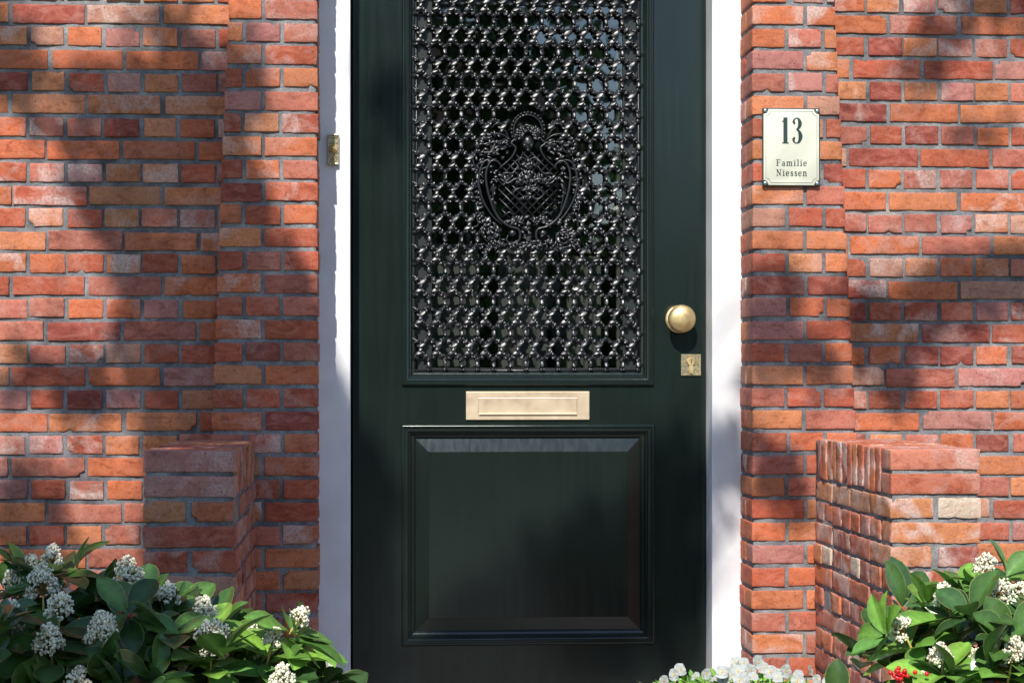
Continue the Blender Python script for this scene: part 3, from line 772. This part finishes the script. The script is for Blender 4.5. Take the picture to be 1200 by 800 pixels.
# ---------------------------------------------------------------- brick garden piers beside the step
def pier(x0, x1, ztop, label, pale):
    mb = MB(); y0, y1 = -.88, -.004; bw = .0515; jj = .0108; pt = .0622
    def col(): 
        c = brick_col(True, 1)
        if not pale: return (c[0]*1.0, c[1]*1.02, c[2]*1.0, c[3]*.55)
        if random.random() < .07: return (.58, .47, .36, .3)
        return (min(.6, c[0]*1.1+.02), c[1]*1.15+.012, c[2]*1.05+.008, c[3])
    z = ztop
    for i in range(2):                                    # two flat stretchers close the end of the soldier coping
        brick(mb, x0, x1, y0, y0+.1, z-bw, z, col(), True); z -= pt
    yy = y0+.111; zs = ztop-2*pt+jj
    while yy+.05 < y1:
        th_ = random.gauss(.0515, .002); d = random.gauss(0, .0025)
        brick(mb, x0+random.gauss(0, .002), x1+random.gauss(0, .002), yy, yy+th_, zs+d, ztop+d*.4, col(), True, amp=1.9); yy += th_+.0095
    k = 0; z = ztop-2*pt
    while z > .02:
        za, zb = z-bw, z
        if k % 2 == 0:
            yy = y0
            while yy < y1-.05:
                e = min(yy+.209, y1); m = (x0+x1)/2; g1 = random.gauss(.018, .003)
                for a, b in ((x0, m-g1/2), (m+g1/2, x1)): brick(mb, a+random.gauss(0, .0022), b+random.gauss(0, .0022), yy, e, za+random.gauss(0,.001), zb, col(), True, amp=1.9)
                yy = e+jj
        else:
            yy = y0
            while yy < y1-.04:
                e = min(yy+.0990+random.gauss(0, .002), y1); brick(mb, x0+random.gauss(0, .0022), x1+random.gauss(0, .0022), yy, e, za+random.gauss(0,.001), zb, col(), True, amp=1.9); yy = e+jj
        z -= pt; k += 1
    # mortar core
    m = .005; n = 22; nz = 90; P = []; F = []
    ring = [(x0+m+(x1-x0-2*m)*i/6, y0+m) for i in range(6)]+[(x1-m, y0+m+(y1-y0-m)*i/20) for i in range(20)]+[(x1-m-(x1-x0-2*m)*i/6, y1) for i in range(6)]+[(x0+m, y1-(y1-y0-m)*i/20) for i in range(20)]
    nr = len(ring)
    for i in range(nz):
        for a, b in ring: P.append((a, b, (ztop-.007)*i/(nz-1)))
    P = np.array(P); P += vnoise(P, 26)*.0014
    F = [(i*nr+j, i*nr+(j+1) % nr, (i+1)*nr+(j+1) % nr, (i+1)*nr+j) for i in range(nz-1) for j in range(nr)]+[tuple((nz-1)*nr+j for j in range(nr))]
    mb.cm = 1; mb.add(P, F)
    o = mb.build('brick_pier', [BRICK, MORTAR]); tag(o, label, 'brick pier'); return o
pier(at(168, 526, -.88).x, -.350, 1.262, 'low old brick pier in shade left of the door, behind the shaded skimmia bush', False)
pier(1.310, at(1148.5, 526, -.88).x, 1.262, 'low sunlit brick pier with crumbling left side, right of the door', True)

# ---------------------------------------------------------------- ground
GROUND = mat('garden_soil', (.09,.07,.05), .95); t = NT(GROUND); g = t.geo(); n = t.noise(3, 6, .7, g)
t.l(t.ramp(n.outputs[0], [(.35, (.05,.06,.025)), (.6, (.10,.13,.045))]).outputs[0], t.b.inputs['Base Color'])
PAVE = mat('paving', (.25,.24,.22), .9); t = NT(PAVE); g = t.geo()
bt = t.n('ShaderNodeTexBrick'); bt.inputs['Scale'].default_value = 3.3; bt.inputs['Color1'].default_value = (.26,.24,.22,1); bt.inputs['Color2'].default_value = (.20,.19,.18,1); bt.inputs['Mortar'].default_value = (.08,.08,.07,1)
t.l(g, bt.inputs['Vector']); t.l(bt.outputs[0], t.b.inputs['Base Color'])
ASPH = mat('asphalt', (.05,.05,.052), .9)
def sheet(name, x0, x1, y0, y1, z, m):
    mb = MB(); mb.add([(x0,y0,z),(x1,y0,z),(x1,y1,z),(x0,y1,z)], [(0,1,2,3)]); return tag(mb.build(name, m, smooth=False), kind='structure')
sheet('ground', -200, 200, -200, 200, 0, GROUND)
sheet('garden_path', -.5, 1.5, -9.2, -1.6, .004, PAVE)
sheet('pavement', -60, 60, -11.2, -9.2, .006, PAVE)
sheet('road', -60, 60, -17.5, -11.4, .005, ASPH)
mb = MB(); mb.box((-60, -11.4, .0), (60, -11.2, .12), (.3,.3,.3,0)); tag(mb.build('kerb', GENERIC, smooth=False), kind='structure')
mb = MB(); mb.box((-.345, -1.55, 0), (1.305, .185, .34), (.27,.26,.25,0)); mb.box((-.345, -1.95, 0), (1.305, -1.553, .17), (.27,.26,.25,0))
tag(mb.build('doorstep', GENERIC, smooth=False, bevel=.01), 'grey stone doorstep between the two low brick piers', 'step')

# ---------------------------------------------------------------- skimmia bushes
def leaf(mb, base, dirv, nrm, L, W, col, curl=.2, fold=.18, edge=(.20,.27,.08), n=7, closed=1.):
    dirv = dirv.normalized(); side = dirv.cross(nrm).normalized(); nrm = side.cross(dirv).normalized()
    V = []; K = []; F = []; droop = random.uniform(.5, 1.2)*curl; twist = random.gauss(0, .15)
    for i in range(n+1):
        t = i/n; w_ = W*.5*(math.sin(math.pi*min(1, t**1.22))**.70 if 0 < t < 1 else .05)
        w_ = max(w_, W*.03); ce = base+dirv*(L*t*(1-.12*curl*t))-nrm*(L*droop*t*t*.5)
        s2 = side*math.cos(twist*t)+nrm*math.sin(twist*t)
        wav = math.sin(t*9+base.x*90)*W*.025
        for j, f in enumerate((-1, -.90, -.05, .05, .90, 1)):
            V.append(tuple(ce+s2*(w_*f)+nrm*(w_*abs(f)*fold*2+wav*abs(f))))
            c = edge if abs(f) == 1 else (col if abs(f) > .5 else tuple(x*1.5+.006 for x in col))
            K.append((*c, 0))
    for i in range(n):
        for j in range(5): F.append((i*6+j, i*6+j+1, (i+1)*6+j+1, (i+1)*6+j))
    mb.add(V, F, np.array(K))
def gcol(k=1., sun_tint=0.):
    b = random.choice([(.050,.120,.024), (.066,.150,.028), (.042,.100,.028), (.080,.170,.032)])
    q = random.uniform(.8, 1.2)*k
    return tuple(x*q*(1+sun_tint*f) for x, f in zip(b, (.7, .55, .2)))
def rosette(mb, c, axis, n, L, sun_tint, tilt=(45, 80)):
    axis = axis.normalized(); o1 = axis.orthogonal().normalized(); o2 = axis.cross(o1); a0 = U(0, 6.28)
    for i in range(n):
        a = a0+i*2.4+G(0, .2); tl = R(U(*tilt)); rad = o1*math.cos(a)+o2*math.sin(a)
        d = axis*math.cos(tl)+rad*math.sin(tl); nn = axis*math.sin(tl)-rad*math.cos(tl)
        l_ = L*U(.75, 1.12)
        leaf(mb, c-axis*U(0, .02)+d*.006, d, nn, l_, l_*U(.48, .61), gcol(U(1.1, 1.5) if sun_tint > .5 else U(.5, .9), sun_tint if random.random() < .7 else 0), U(.1, .5), U(.06, .22))  # sun and shade painted into leaf colour: lit rosettes brighter, shaded ones darker
def panicle(c, axis, size, parent, name='flower_cluster', sun=1):
    mb = MB(); axis = axis.normalized(); o1 = axis.orthogonal().normalized(); o2 = axis.cross(o1)
    size = size*1.22; n = int(420*(size/.04)**1.6)
    sub = []
    for i in range(24): 
        h = U(-.5, .95); a = i*2.4; rr = (1-max(0, h)**1.4)*U(.45, .8)
        sub.append(c+axis*(h*size*.9)+(o1*math.cos(a)+o2*math.sin(a))*size*rr)
    for s_ in sub: mb.tube([tuple(c-axis*size*.6), tuple((c+s_)/2), tuple(s_)], [.0016, .0012, .0008], 5, (.32,.20,.07,0))
    for i in range(n):
        s_ = random.choice(sub); d = Vector((G(0,1), G(0,1), G(0,1))).normalized()
        p = s_+d*size*.30*U(.8, 1.0); q = U(0, 1)
        if (p-c).dot(axis) < -size*.75: continue
        colr = (.84,.80,.60) if q < .72 else ((.66,.67,.46) if q < .90 else (.45,.31,.21))
        k = U(.8, 1.08); r_ = U(.0019, .0029)
        mb.ball(tuple(p), (r_, r_, r_*1.2), None, 6, 4, (colr[0]*k, colr[1]*k, colr[2]*k, 0))
        if q < .25:
            for m_ in range(4):
                dd = Vector((G(0,1), G(0,1), G(0,1))).normalized()*r_*1.5
                mb.ball(tuple(p+dd), r_*.6, None, 4, 3, (.8,.79,.7,0))
    o = mb.build(name, BUD, parent); return o
def bush(base, label, flowers, fillers, berries, volume, seed, sun_tint):
    random.seed(seed)
    root = empty('skimmia_bush', base, label, 'shrub')
    fol, st = MB(), MB()
    B_ = Vector(base)
    for (u, v, y, size, ax) in flowers:
        p = at(u, v, y); axis = Vector(ax).normalized()
        panicle(p, axis, size, root)
        c = p-axis*(size*1.75)
        rosette(fol, c, axis, random.choice([6, 7, 8]), U(.095, .122), sun_tint(u), (58, 98))
        st.tube([tuple(p-axis*size*.3), tuple(c-axis*.05)], [.0022, .0032], 6, (.45,.36,.09,0))
        q = c-axis*.05; st.tube([tuple(q), tuple(q*.6+(B_+Vector((U(-.1,.1), U(-.1,.1), .3)))*.4), tuple(B_+Vector((U(-.08,.08), U(-.08,.08), .03)))], [.0035, .006, .01], 6, (.13,.12,.05,0))
    for (u, v, y, L, ax) in fillers:
        rosette(fol, at(u, v, y), Vector(ax), random.choice([5, 6, 7]), L, sun_tint(u), (35, 85))
    for i in range(volume[0]):                             # inner mass of rosettes coloured darker as inner shade, thinning to the outline
        x, y, z = volume[1]()
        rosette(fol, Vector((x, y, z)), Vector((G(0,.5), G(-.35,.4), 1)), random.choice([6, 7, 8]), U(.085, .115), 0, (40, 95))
    fol.build('foliage', LEAF, root); st.build('stems', STEM, root)
    for (u, v, y, n) in berries:
        mb = MB(); p = at(u, v, y)
        for i in range(n): mb.ball((p.x+G(0,.010), p.y+G(0,.008), p.z+G(0,.010)), .0048, None, 10, 8)
        mb.build('berry_cluster', BERRY, root)
    return root
up = (0, -.25, 1)
FL = [(62,652,-1.62,.020,(.1,0,1)),(50,685,-1.70,.034,(0,-.2,1)),(20,688,-1.62,.030,(-.4,-.1,1)),(14,722,-1.80,.028,up),(150,672,-1.60,.029,(.1,-.1,1)),(197,697,-1.62,.023,(.1,-.3,1)),
      (70,712,-1.85,.026,(.1,-.3,1)),(57,750,-1.92,.028,(-.1,-.4,1)),(120,738,-1.92,.031,(0,-.4,1)),(240,716,-1.72,.027,(-.2,-.2,1)),(249,748,-1.85,.034,(.1,-.3,1)),(294,742,-1.62,.022,(.2,0,1)),
      (352,722,-1.72,.019,(.5,-.1,.8)),(321,749,-1.78,.020,(.3,-.2,1)),(330,797,-1.86,.027,(.1,-.2,1)),(92,798,-1.98,.024,up),(155,777,-1.75,.018,up),(38,664,-1.60,.022,(-.2,0,1)),(182,800,-1.9,.022,up),(308,770,-1.70,.018,up),(135,700,-1.62,.014,up),(215,790,-1.75,.016,up)]
def fillL():
    out = []
    for u, v in ((85,650),(30,668),(100,700),(125,678),(175,690),(215,700),(0,700),(150,730),(200,740),(265,735),(85,745),(0,760),(30,790),(180,770),(225,775),(280,790),(350,770),(360,740),(345,790),(145,800),(300,760)):
        out.append((u, v+14, U(-1.66, -1.45), U(.085, .115), (G(0,.4)+(u-180)*.0015, U(-.5, 0), 1)))
    out.append((352, 758, -1.75, .085, (1, -.1, .4)))
    return out
def volL():
    while True:
        x, y, z = U(-1.35, -.05), U(-2.15, -1.4), U(.25, 1.02)
        top = 1.08-.42*max(0, x+.6)-1.5*max(0, x+.15)
        if z < top-.04 and (y+1.68)**2/.11+((x+.72)/.78)**4 < 1: return x, y, z
bush((-.70, -1.75, 0), 'shaded dark skimmia bush with cream flower clusters, in front of the left brick pier', FL, fillL(), [(150, 720, -1.78, 9)], (300, volL), 21, lambda u: 1. if u > 235 else .1)  # right end of the bush coloured as sunlit, the rest as shaded
FR = [(1155,662,-1.72,.022,(.1,-.1,1)),(1109,699,-1.78,.024,(-.3,-.2,1)),(1170,698,-1.85,.032,(.1,-.2,1)),(1194,692,-1.80,.020,(.3,-.1,1)),(1058,737,-1.82,.022,(-.5,-.2,1)),(1102,767,-1.92,.021,(-.2,-.3,1)),(1188,764,-1.98,.026,(.1,-.3,1)),(1144,773,-1.9,.019,up),(1082,798,-1.9,.016,up)]
def fillR():
    out = []
    for u, v in ((1085,690),(1130,680),(1180,660),(1145,710),(1200,720),(1120,735),(1160,745),(1085,760),(1060,775),(1120,795),(1165,790),(1200,800),(1045,752)):
        out.append((u, v+12, U(-1.72, -1.5), U(.085, .11), (G(0,.4)+(u-1130)*.003, U(-.5, 0), 1)))
    out += [(1035, 744, -1.80, .095, (-1, -.2, .45))]
    return out
def volR():
    while True:
        x, y, z = U(.9, 2.1), U(-2.15, -1.45), U(.2, 1.0)
        top = 1.03-1.1*max(0, 1.15-x)
        if z < top-.05 and (y+1.72)**2/.11+((x-1.55)/.58)**4 < 1: return x, y, z
bush((1.5, -1.8, 0), 'sunlit skimmia bush with cream flower clusters and red berries, in front of the right pier', FR, fillR(), [(1057, 791, -1.95, 22), (1165, 790, -1.9, 12)], (260, volR), 33, lambda u: 1.1)  # every outer rosette here coloured as sunlit

# ---------------------------------------------------------------- white violas in a pot on the step
random.seed(5)
pc = at(868, 860, -1.30); vx = pc.x; zr = .69
pot = MB(); pot.lathe([(.14,0),(.155,.01),(.19,.30),(.205,.31),(.205,.345),(.19,.35),(.18,.33),(.02,.325)], (vx, -1.30, .34), 40, 'z', (.42,.19,.11,0))
tag(pot.build('flower_pot', GENERIC), 'round terracotta pot of white violas standing on the doorstep', 'flower pot')
vi = empty('viola_plant', (vx, -1.30, zr), 'low clump of small white violas in front of the right door jamb', 'flowers')
fol = MB()
for i in range(1300):
    a = U(0, 6.28); r_ = .225*math.sqrt(U(0, 1)); b = Vector((vx+r_*math.cos(a), -1.30+r_*math.sin(a)*.9, zr-.03+U(0, .085)*(1.1-r_*2)))
    d = Vector((math.cos(a)+G(0,.6), math.sin(a)+G(0,.6), U(.1, 1.4))); leaf(fol, b, d, Vector((0,0,1)), U(.022,.036), U(.012,.018), gcol(1.3, 1.2), .3, .1, gcol(1.3,1.2), 4)
fol.build('foliage', LEAF, vi)
def viola(p, face, size):
    mb = MB(); face = face.normalized(); o1 = Vector((0,0,1)); o1 = (o1-face*o1.dot(face)).normalized(); o2 = face.cross(o1)
    for a, L_, W_ in ((35,1,.95), (-35,1,.95), (100,.85,.8), (-100,.85,.8), (180,1.0,1.15)):
        d = o1*math.cos(R(a))+o2*math.sin(R(a)); side = face.cross(d); V = []; K = []; F = []
        for i in range(6):
            t_ = i/5; ww = size*.5*W_*(math.sin(math.pi*(.1+.72*t_))**.8); 
            for j in range(5):
                f = (j-2)/2; q = p+d*(size*.62*L_*t_*(1-.14*f*f))+side*(ww*f)+face*(size*(.10*t_*t_-.12*t_*f*f+.05*math.sin(7*f+5*t_+a))+ (0.0006 if abs(a) > 90 else 0))
                V.append(tuple(q)); cc = (.70,.46,.05) if (t_ < .15) else (.47,.49,.47); K.append((*cc, 0))
        for i in range(5):
            for j in range(4): F.append((i*5+j, i*5+j+1, (i+1)*5+j+1, (i+1)*5+j))
        mb.add(V, F, np.array(K))
    mb.ball(tuple(p+face*.001), size*.06, None, 6, 5, (.75,.5,.04,0))
    mb.tube([tuple(p-face*.002), tuple(p-face*.012-Vector((0,0,.01))), tuple(p-Vector((0,-.015,.06)))], .0009, 5, (.08,.16,.04,0))
    return mb
for u, v in ((778,797),(790,790),(797,784),(815,792),(828,789),(840,795),(858,786),(866,793),(883,792),(903,787),(912,793),(921,786),(935,791),(950,785),(957,795),(968,798),(872,776),(895,782)):
    p = at(u, v, -1.30-U(0, .16)+.05)
    viola(p, Vector((G(0,.8), -1, G(.5,.8))), U(.018, .027)).build('flower', PETAL, vi)
for i in range(14):
    a = U(0, 6.28); r_ = U(.02, .18); p = Vector((vx+r_*math.cos(a), -1.30+r_*math.sin(a), zr+.06+U(0,.03)))
    viola(p, Vector((G(0,.5), -1, .4)), U(.023, .03)).build('flower', PETAL, vi)

# ---------------------------------------------------------------- what stands behind the camera (mirrored in gloss and glass, and casting the dappled shade)
random.seed(3)
def to_q(u, v, y):
    p = at(u, v, y); k = -p.y/SUN.y; return p+SUN*k
# fat strokes of shade on the facade, as the photograph shows them: ([(u, v)...], half width px, plane y, opacity)
SH = [([(215,75),(215,150),(225,250)],76,YW,.95), ([(190,128),(20,112)],36,YW,.9), ([(95,190),(150,255)],42,YW,.9), ([(222,310),(225,400),(235,480)],92,YW,.95), ([(300,330),(320,420),(330,520)],75,0,.95),
      ([(5,50),(15,100)],34,YW,.9), ([(130,465),(20,440)],32,YW,.85), ([(250,560),(240,680),(250,800)],75,YW,1), ([(345,500),(345,640),(345,800)],42,0,1),
      ([(25,560),(45,650)],46,YW,.75), ([(392,505),(392,640),(392,800)],38,FY,1), ([(284,50),(288,180),(290,300)],26,0,.92),
      ([(430,540),(430,660),(430,800)],40,DY,1), ([(740,640),(640,690),(560,760),(500,820)],52,DY,1), ([(800,540),(790,640),(770,760)],55,DY,1), ([(700,720),(640,790)],60,DY,1),
      ([(452,85),(455,170)],26,DY,.45), ([(851,510),(851,580)],30,FY,1),
      ([(900,350),(940,440)],50,0,.75), ([(1000,400),(1060,380),(1130,345),(1220,325)],38,YW,.95), ([(905,540),(925,585)],34,0,.9), ([(1040,440)],36,YW,.8),
      ([(1220,0),(1110,10)],30,YW,.8), ([(1120,30),(1070,100)],24,YW,.75), ([(1190,130),(1130,170)],18,YW,.35), ([(1150,-60),(950,-90)],40,YW,.8),
      # the left pier and the left bush
      ([(220,530),(222,640),(222,800)],72,-.88,1), ([(275,540),(300,700)],30,-.6,1),
      ([(-40,650),(60,690),(150,700)],55,-1.75,1), ([(-40,760),(80,760),(190,760)],75,-1.75,1), ([(20,850),(200,860)],60,-1.75,1)]
lf, tr = MB(), MB()
def quad_leaf(p, s_):
    n_ = Vector((G(0,1), G(0,1), G(0,1))).normalized(); a = n_.orthogonal().normalized(); b = n_.cross(a)
    th_ = U(0, 6.28); a, b = a*math.cos(th_)+b*math.sin(th_), b*math.cos(th_)-a*math.sin(th_)
    q = gcol(1.1); V = [p-a*s_, p-a*s_*.3+b*s_*.42, p+a*s_*.45+b*s_*.36, p+a*s_, p+a*s_*.45-b*s_*.36, p-a*s_*.3-b*s_*.42]
    lf.add([tuple(x) for x in V], [(0,1,2,3,4,5)], (*q, 0))
TR = Vector((-3.7, -6.9, 0))
e1 = SUN.orthogonal().normalized(); e2 = SUN.cross(e1)
for pts, hwid, y, op in SH:
    Q = [to_q(u, v, y) for u, v in pts]; r_ = hwid*.00257*.93
    if len(Q) == 1: Q = Q*2
    tt = U(9.0, 9.8) if y == DY else U(6.0, 7.0); segs = list(zip(Q[:-1], Q[1:]))
    for a, b in segs:
        L_ = (b-a).length; area = L_*2*r_+math.pi*r_*r_*.8; sz_ = .05
        n = int(area*op*2.6/(sz_*sz_*1.6*.5)*1.0)
        for i in range(n):
            f = U(-.0, 1); dd = r_*math.sqrt(U(0, 1)); an = U(0, 6.28)
            q = a+(b-a)*f+(e1*math.cos(an)+e2*math.sin(an))*dd*1.0
            quad_leaf(q+SUN*(tt+G(0, .35)), sz_*U(.8, 1.3))
    P = [q+SUN*tt for q in Q]
    mid = (TR+Vector((0, 0, 4.6))); 
    j0 = mid+Vector((G(0,.1), G(0,.1), U(-1.2, .8))); j1 = (j0+P[0])*.5+Vector((0, G(-.2,.2), U(.1,.5)))
    tr.tube([tuple(j0), tuple((j0+j1)/2+Vector((0,0,.1))), tuple(j1), tuple((j1+P[0])/2), tuple(P[0])]+[tuple(p) for p in P[1:] if (p-P[0]).length > .01], [.05,.022,.007,.005,.004]+[.004]*len([p for p in P[1:] if (p-P[0]).length > .01]), 6, (.12,.10,.08,0))
tree = empty('garden_tree', TR, 'tall leafy tree at the front of the garden behind the viewer', 'tree')
tr.tube([tuple(TR), tuple(TR+Vector((.05,0,2))), tuple(TR+Vector((0,.05,4))), tuple(TR+Vector((0,0,6)))], [.24,.18,.14,.07], 14, (.12,.10,.08,0))
for i in range(2600):                                     # rest of the crown, away from the sun's path to the door
    d = Vector((G(0,1), G(0,1), G(0,1))).normalized()*U(.4, 1); quad_leaf(TR+Vector((-1.9+d.x*1.7, -.6+d.y*1.7, 6.6+d.z*1.6)), .075)
tr.build('trunk', BARK, tree); lf.build('crown', LEAF, tree)

def mass(name, c, rad, n, s_, label, cat, trunk=True, colk=1., group=None):
    mb = MB(); c = Vector(c)
    for i in range(n):
        d = Vector((G(0,1), G(0,1), G(0,1))).normalized()*(U(0, 1)**.35)
        lump = 1+.16*math.sin(d.x*7+c.x)+.14*math.sin(d.z*9+d.y*5)
        p = c+Vector((d.x*rad[0]*lump, d.y*rad[1]*lump, d.z*rad[2]*lump))
        if p.z < .05: continue
        n_ = Vector((G(0,1), G(0,1), G(0,1))).normalized(); a = n_.orthogonal().normalized()*s_; b = n_.cross(a)*.6
        q = gcol(colk); mb.add([tuple(p-a), tuple(p-b), tuple(p+a), tuple(p+b)], [(0,1,2,3)], (*q, 0))
    root = empty(name, (c.x, c.y, 0), label, cat, group)
    mb.build('crown', LEAF, root)
    t2 = MB(); t2.tube([(c.x, c.y, 0), (c.x+.1, c.y, max(.3, c.z*.6)), (c.x, c.y, c.z)], [.2, .14, .06], 8, (.1,.08,.06,0)); t2.build('trunk', BARK, root)
mass('street_tree', (-4.5, -21, 6.2), (4.2, 3, 4.6), 6000, .17, 'broad tree across the road, behind the viewer to the left', 'tree')
mass('street_tree', (1.2, -24, 5.6), (2.6, 2.4, 4.2), 4500, .16, 'narrow tree across the road, straight behind the viewer', 'tree')
mass('street_tree', (11.8, -26, 5.5), (3.6, 3, 4.6), 5000, .17, 'rounded tree across the road, behind the viewer to the right', 'tree')
mass('street_tree', (5.4, -25, 2.4), (2.6, 2, 2.0), 4500, .16, 'low bushy tree across the road, behind the viewer, first to the right', 'tree')
mass('street_tree', (8.8, -25.4, 2.3), (2.4, 2, 2.0), 4500, .16, 'low bushy tree across the road, behind the viewer, second to the right', 'tree')
oh = empty('opposite_house', (1, -30, 0), 'pale rendered house across the road behind the viewer', 'house')
mb = MB(); mb.box((-16, -38, 0), (4.0, -30, 5.6), (.42,.40,.36,0)); mb.box((4.0, -37, 0), (20, -30.4, 2.9), (.20,.19,.17,0)); mb.build('wall', GENERIC, oh, smooth=False)
mb = MB(); mb.add([(-16.4,-29.6,5.5),(4.4,-29.6,5.5),(4.4,-38.4,5.5),(-16.4,-38.4,5.5),(-14,-34,8.6),(2,-34,8.6)], [(0,1,5,4),(2,3,4,5),(1,2,5),(3,0,4),(3,2,1,0)], (.12,.06,.05,0)); mb.build('roof', GENERIC, oh, smooth=False)
WIN = mat('window_dark', (.02,.02,.025), .1)
for x in (-14, -10.5, -7, -3.5, 0, 2.6, 7, 10, 14):
    for z in ((.9, 3.6) if x < 3 else (.9,)):
        mb = MB(); mb.box((x-.7, -30.38 if x > 4 else -29.98, z), (x+.7, -30.2 if x > 4 else -29.9, z+1.4)); mb.build('window', WIN, oh, smooth=False)
hd = MB()
for x0, x1 in ((-12, -1.2), (2.2, 12)):
    n = int((x1-x0)*900)
    for i in range(n):
        p = Vector((U(x0, x1), -8.9+U(-.28, .28), U(.05, 1.15))); n_ = Vector((G(0,1), G(0,1), G(0,1))).normalized(); a = n_.orthogonal().normalized()*.05; b = n_.cross(a)*.6
        hd.add([tuple(p-a), tuple(p-b), tuple(p+a), tuple(p+b)], [(0,1,2,3)], (*gcol(1.1), 0))
tag(hd.build('hedge', LEAF), 'clipped green garden hedge along the pavement behind the viewer', 'hedge')
for o in scene.objects:
    if '_o' in o: del o['_o']
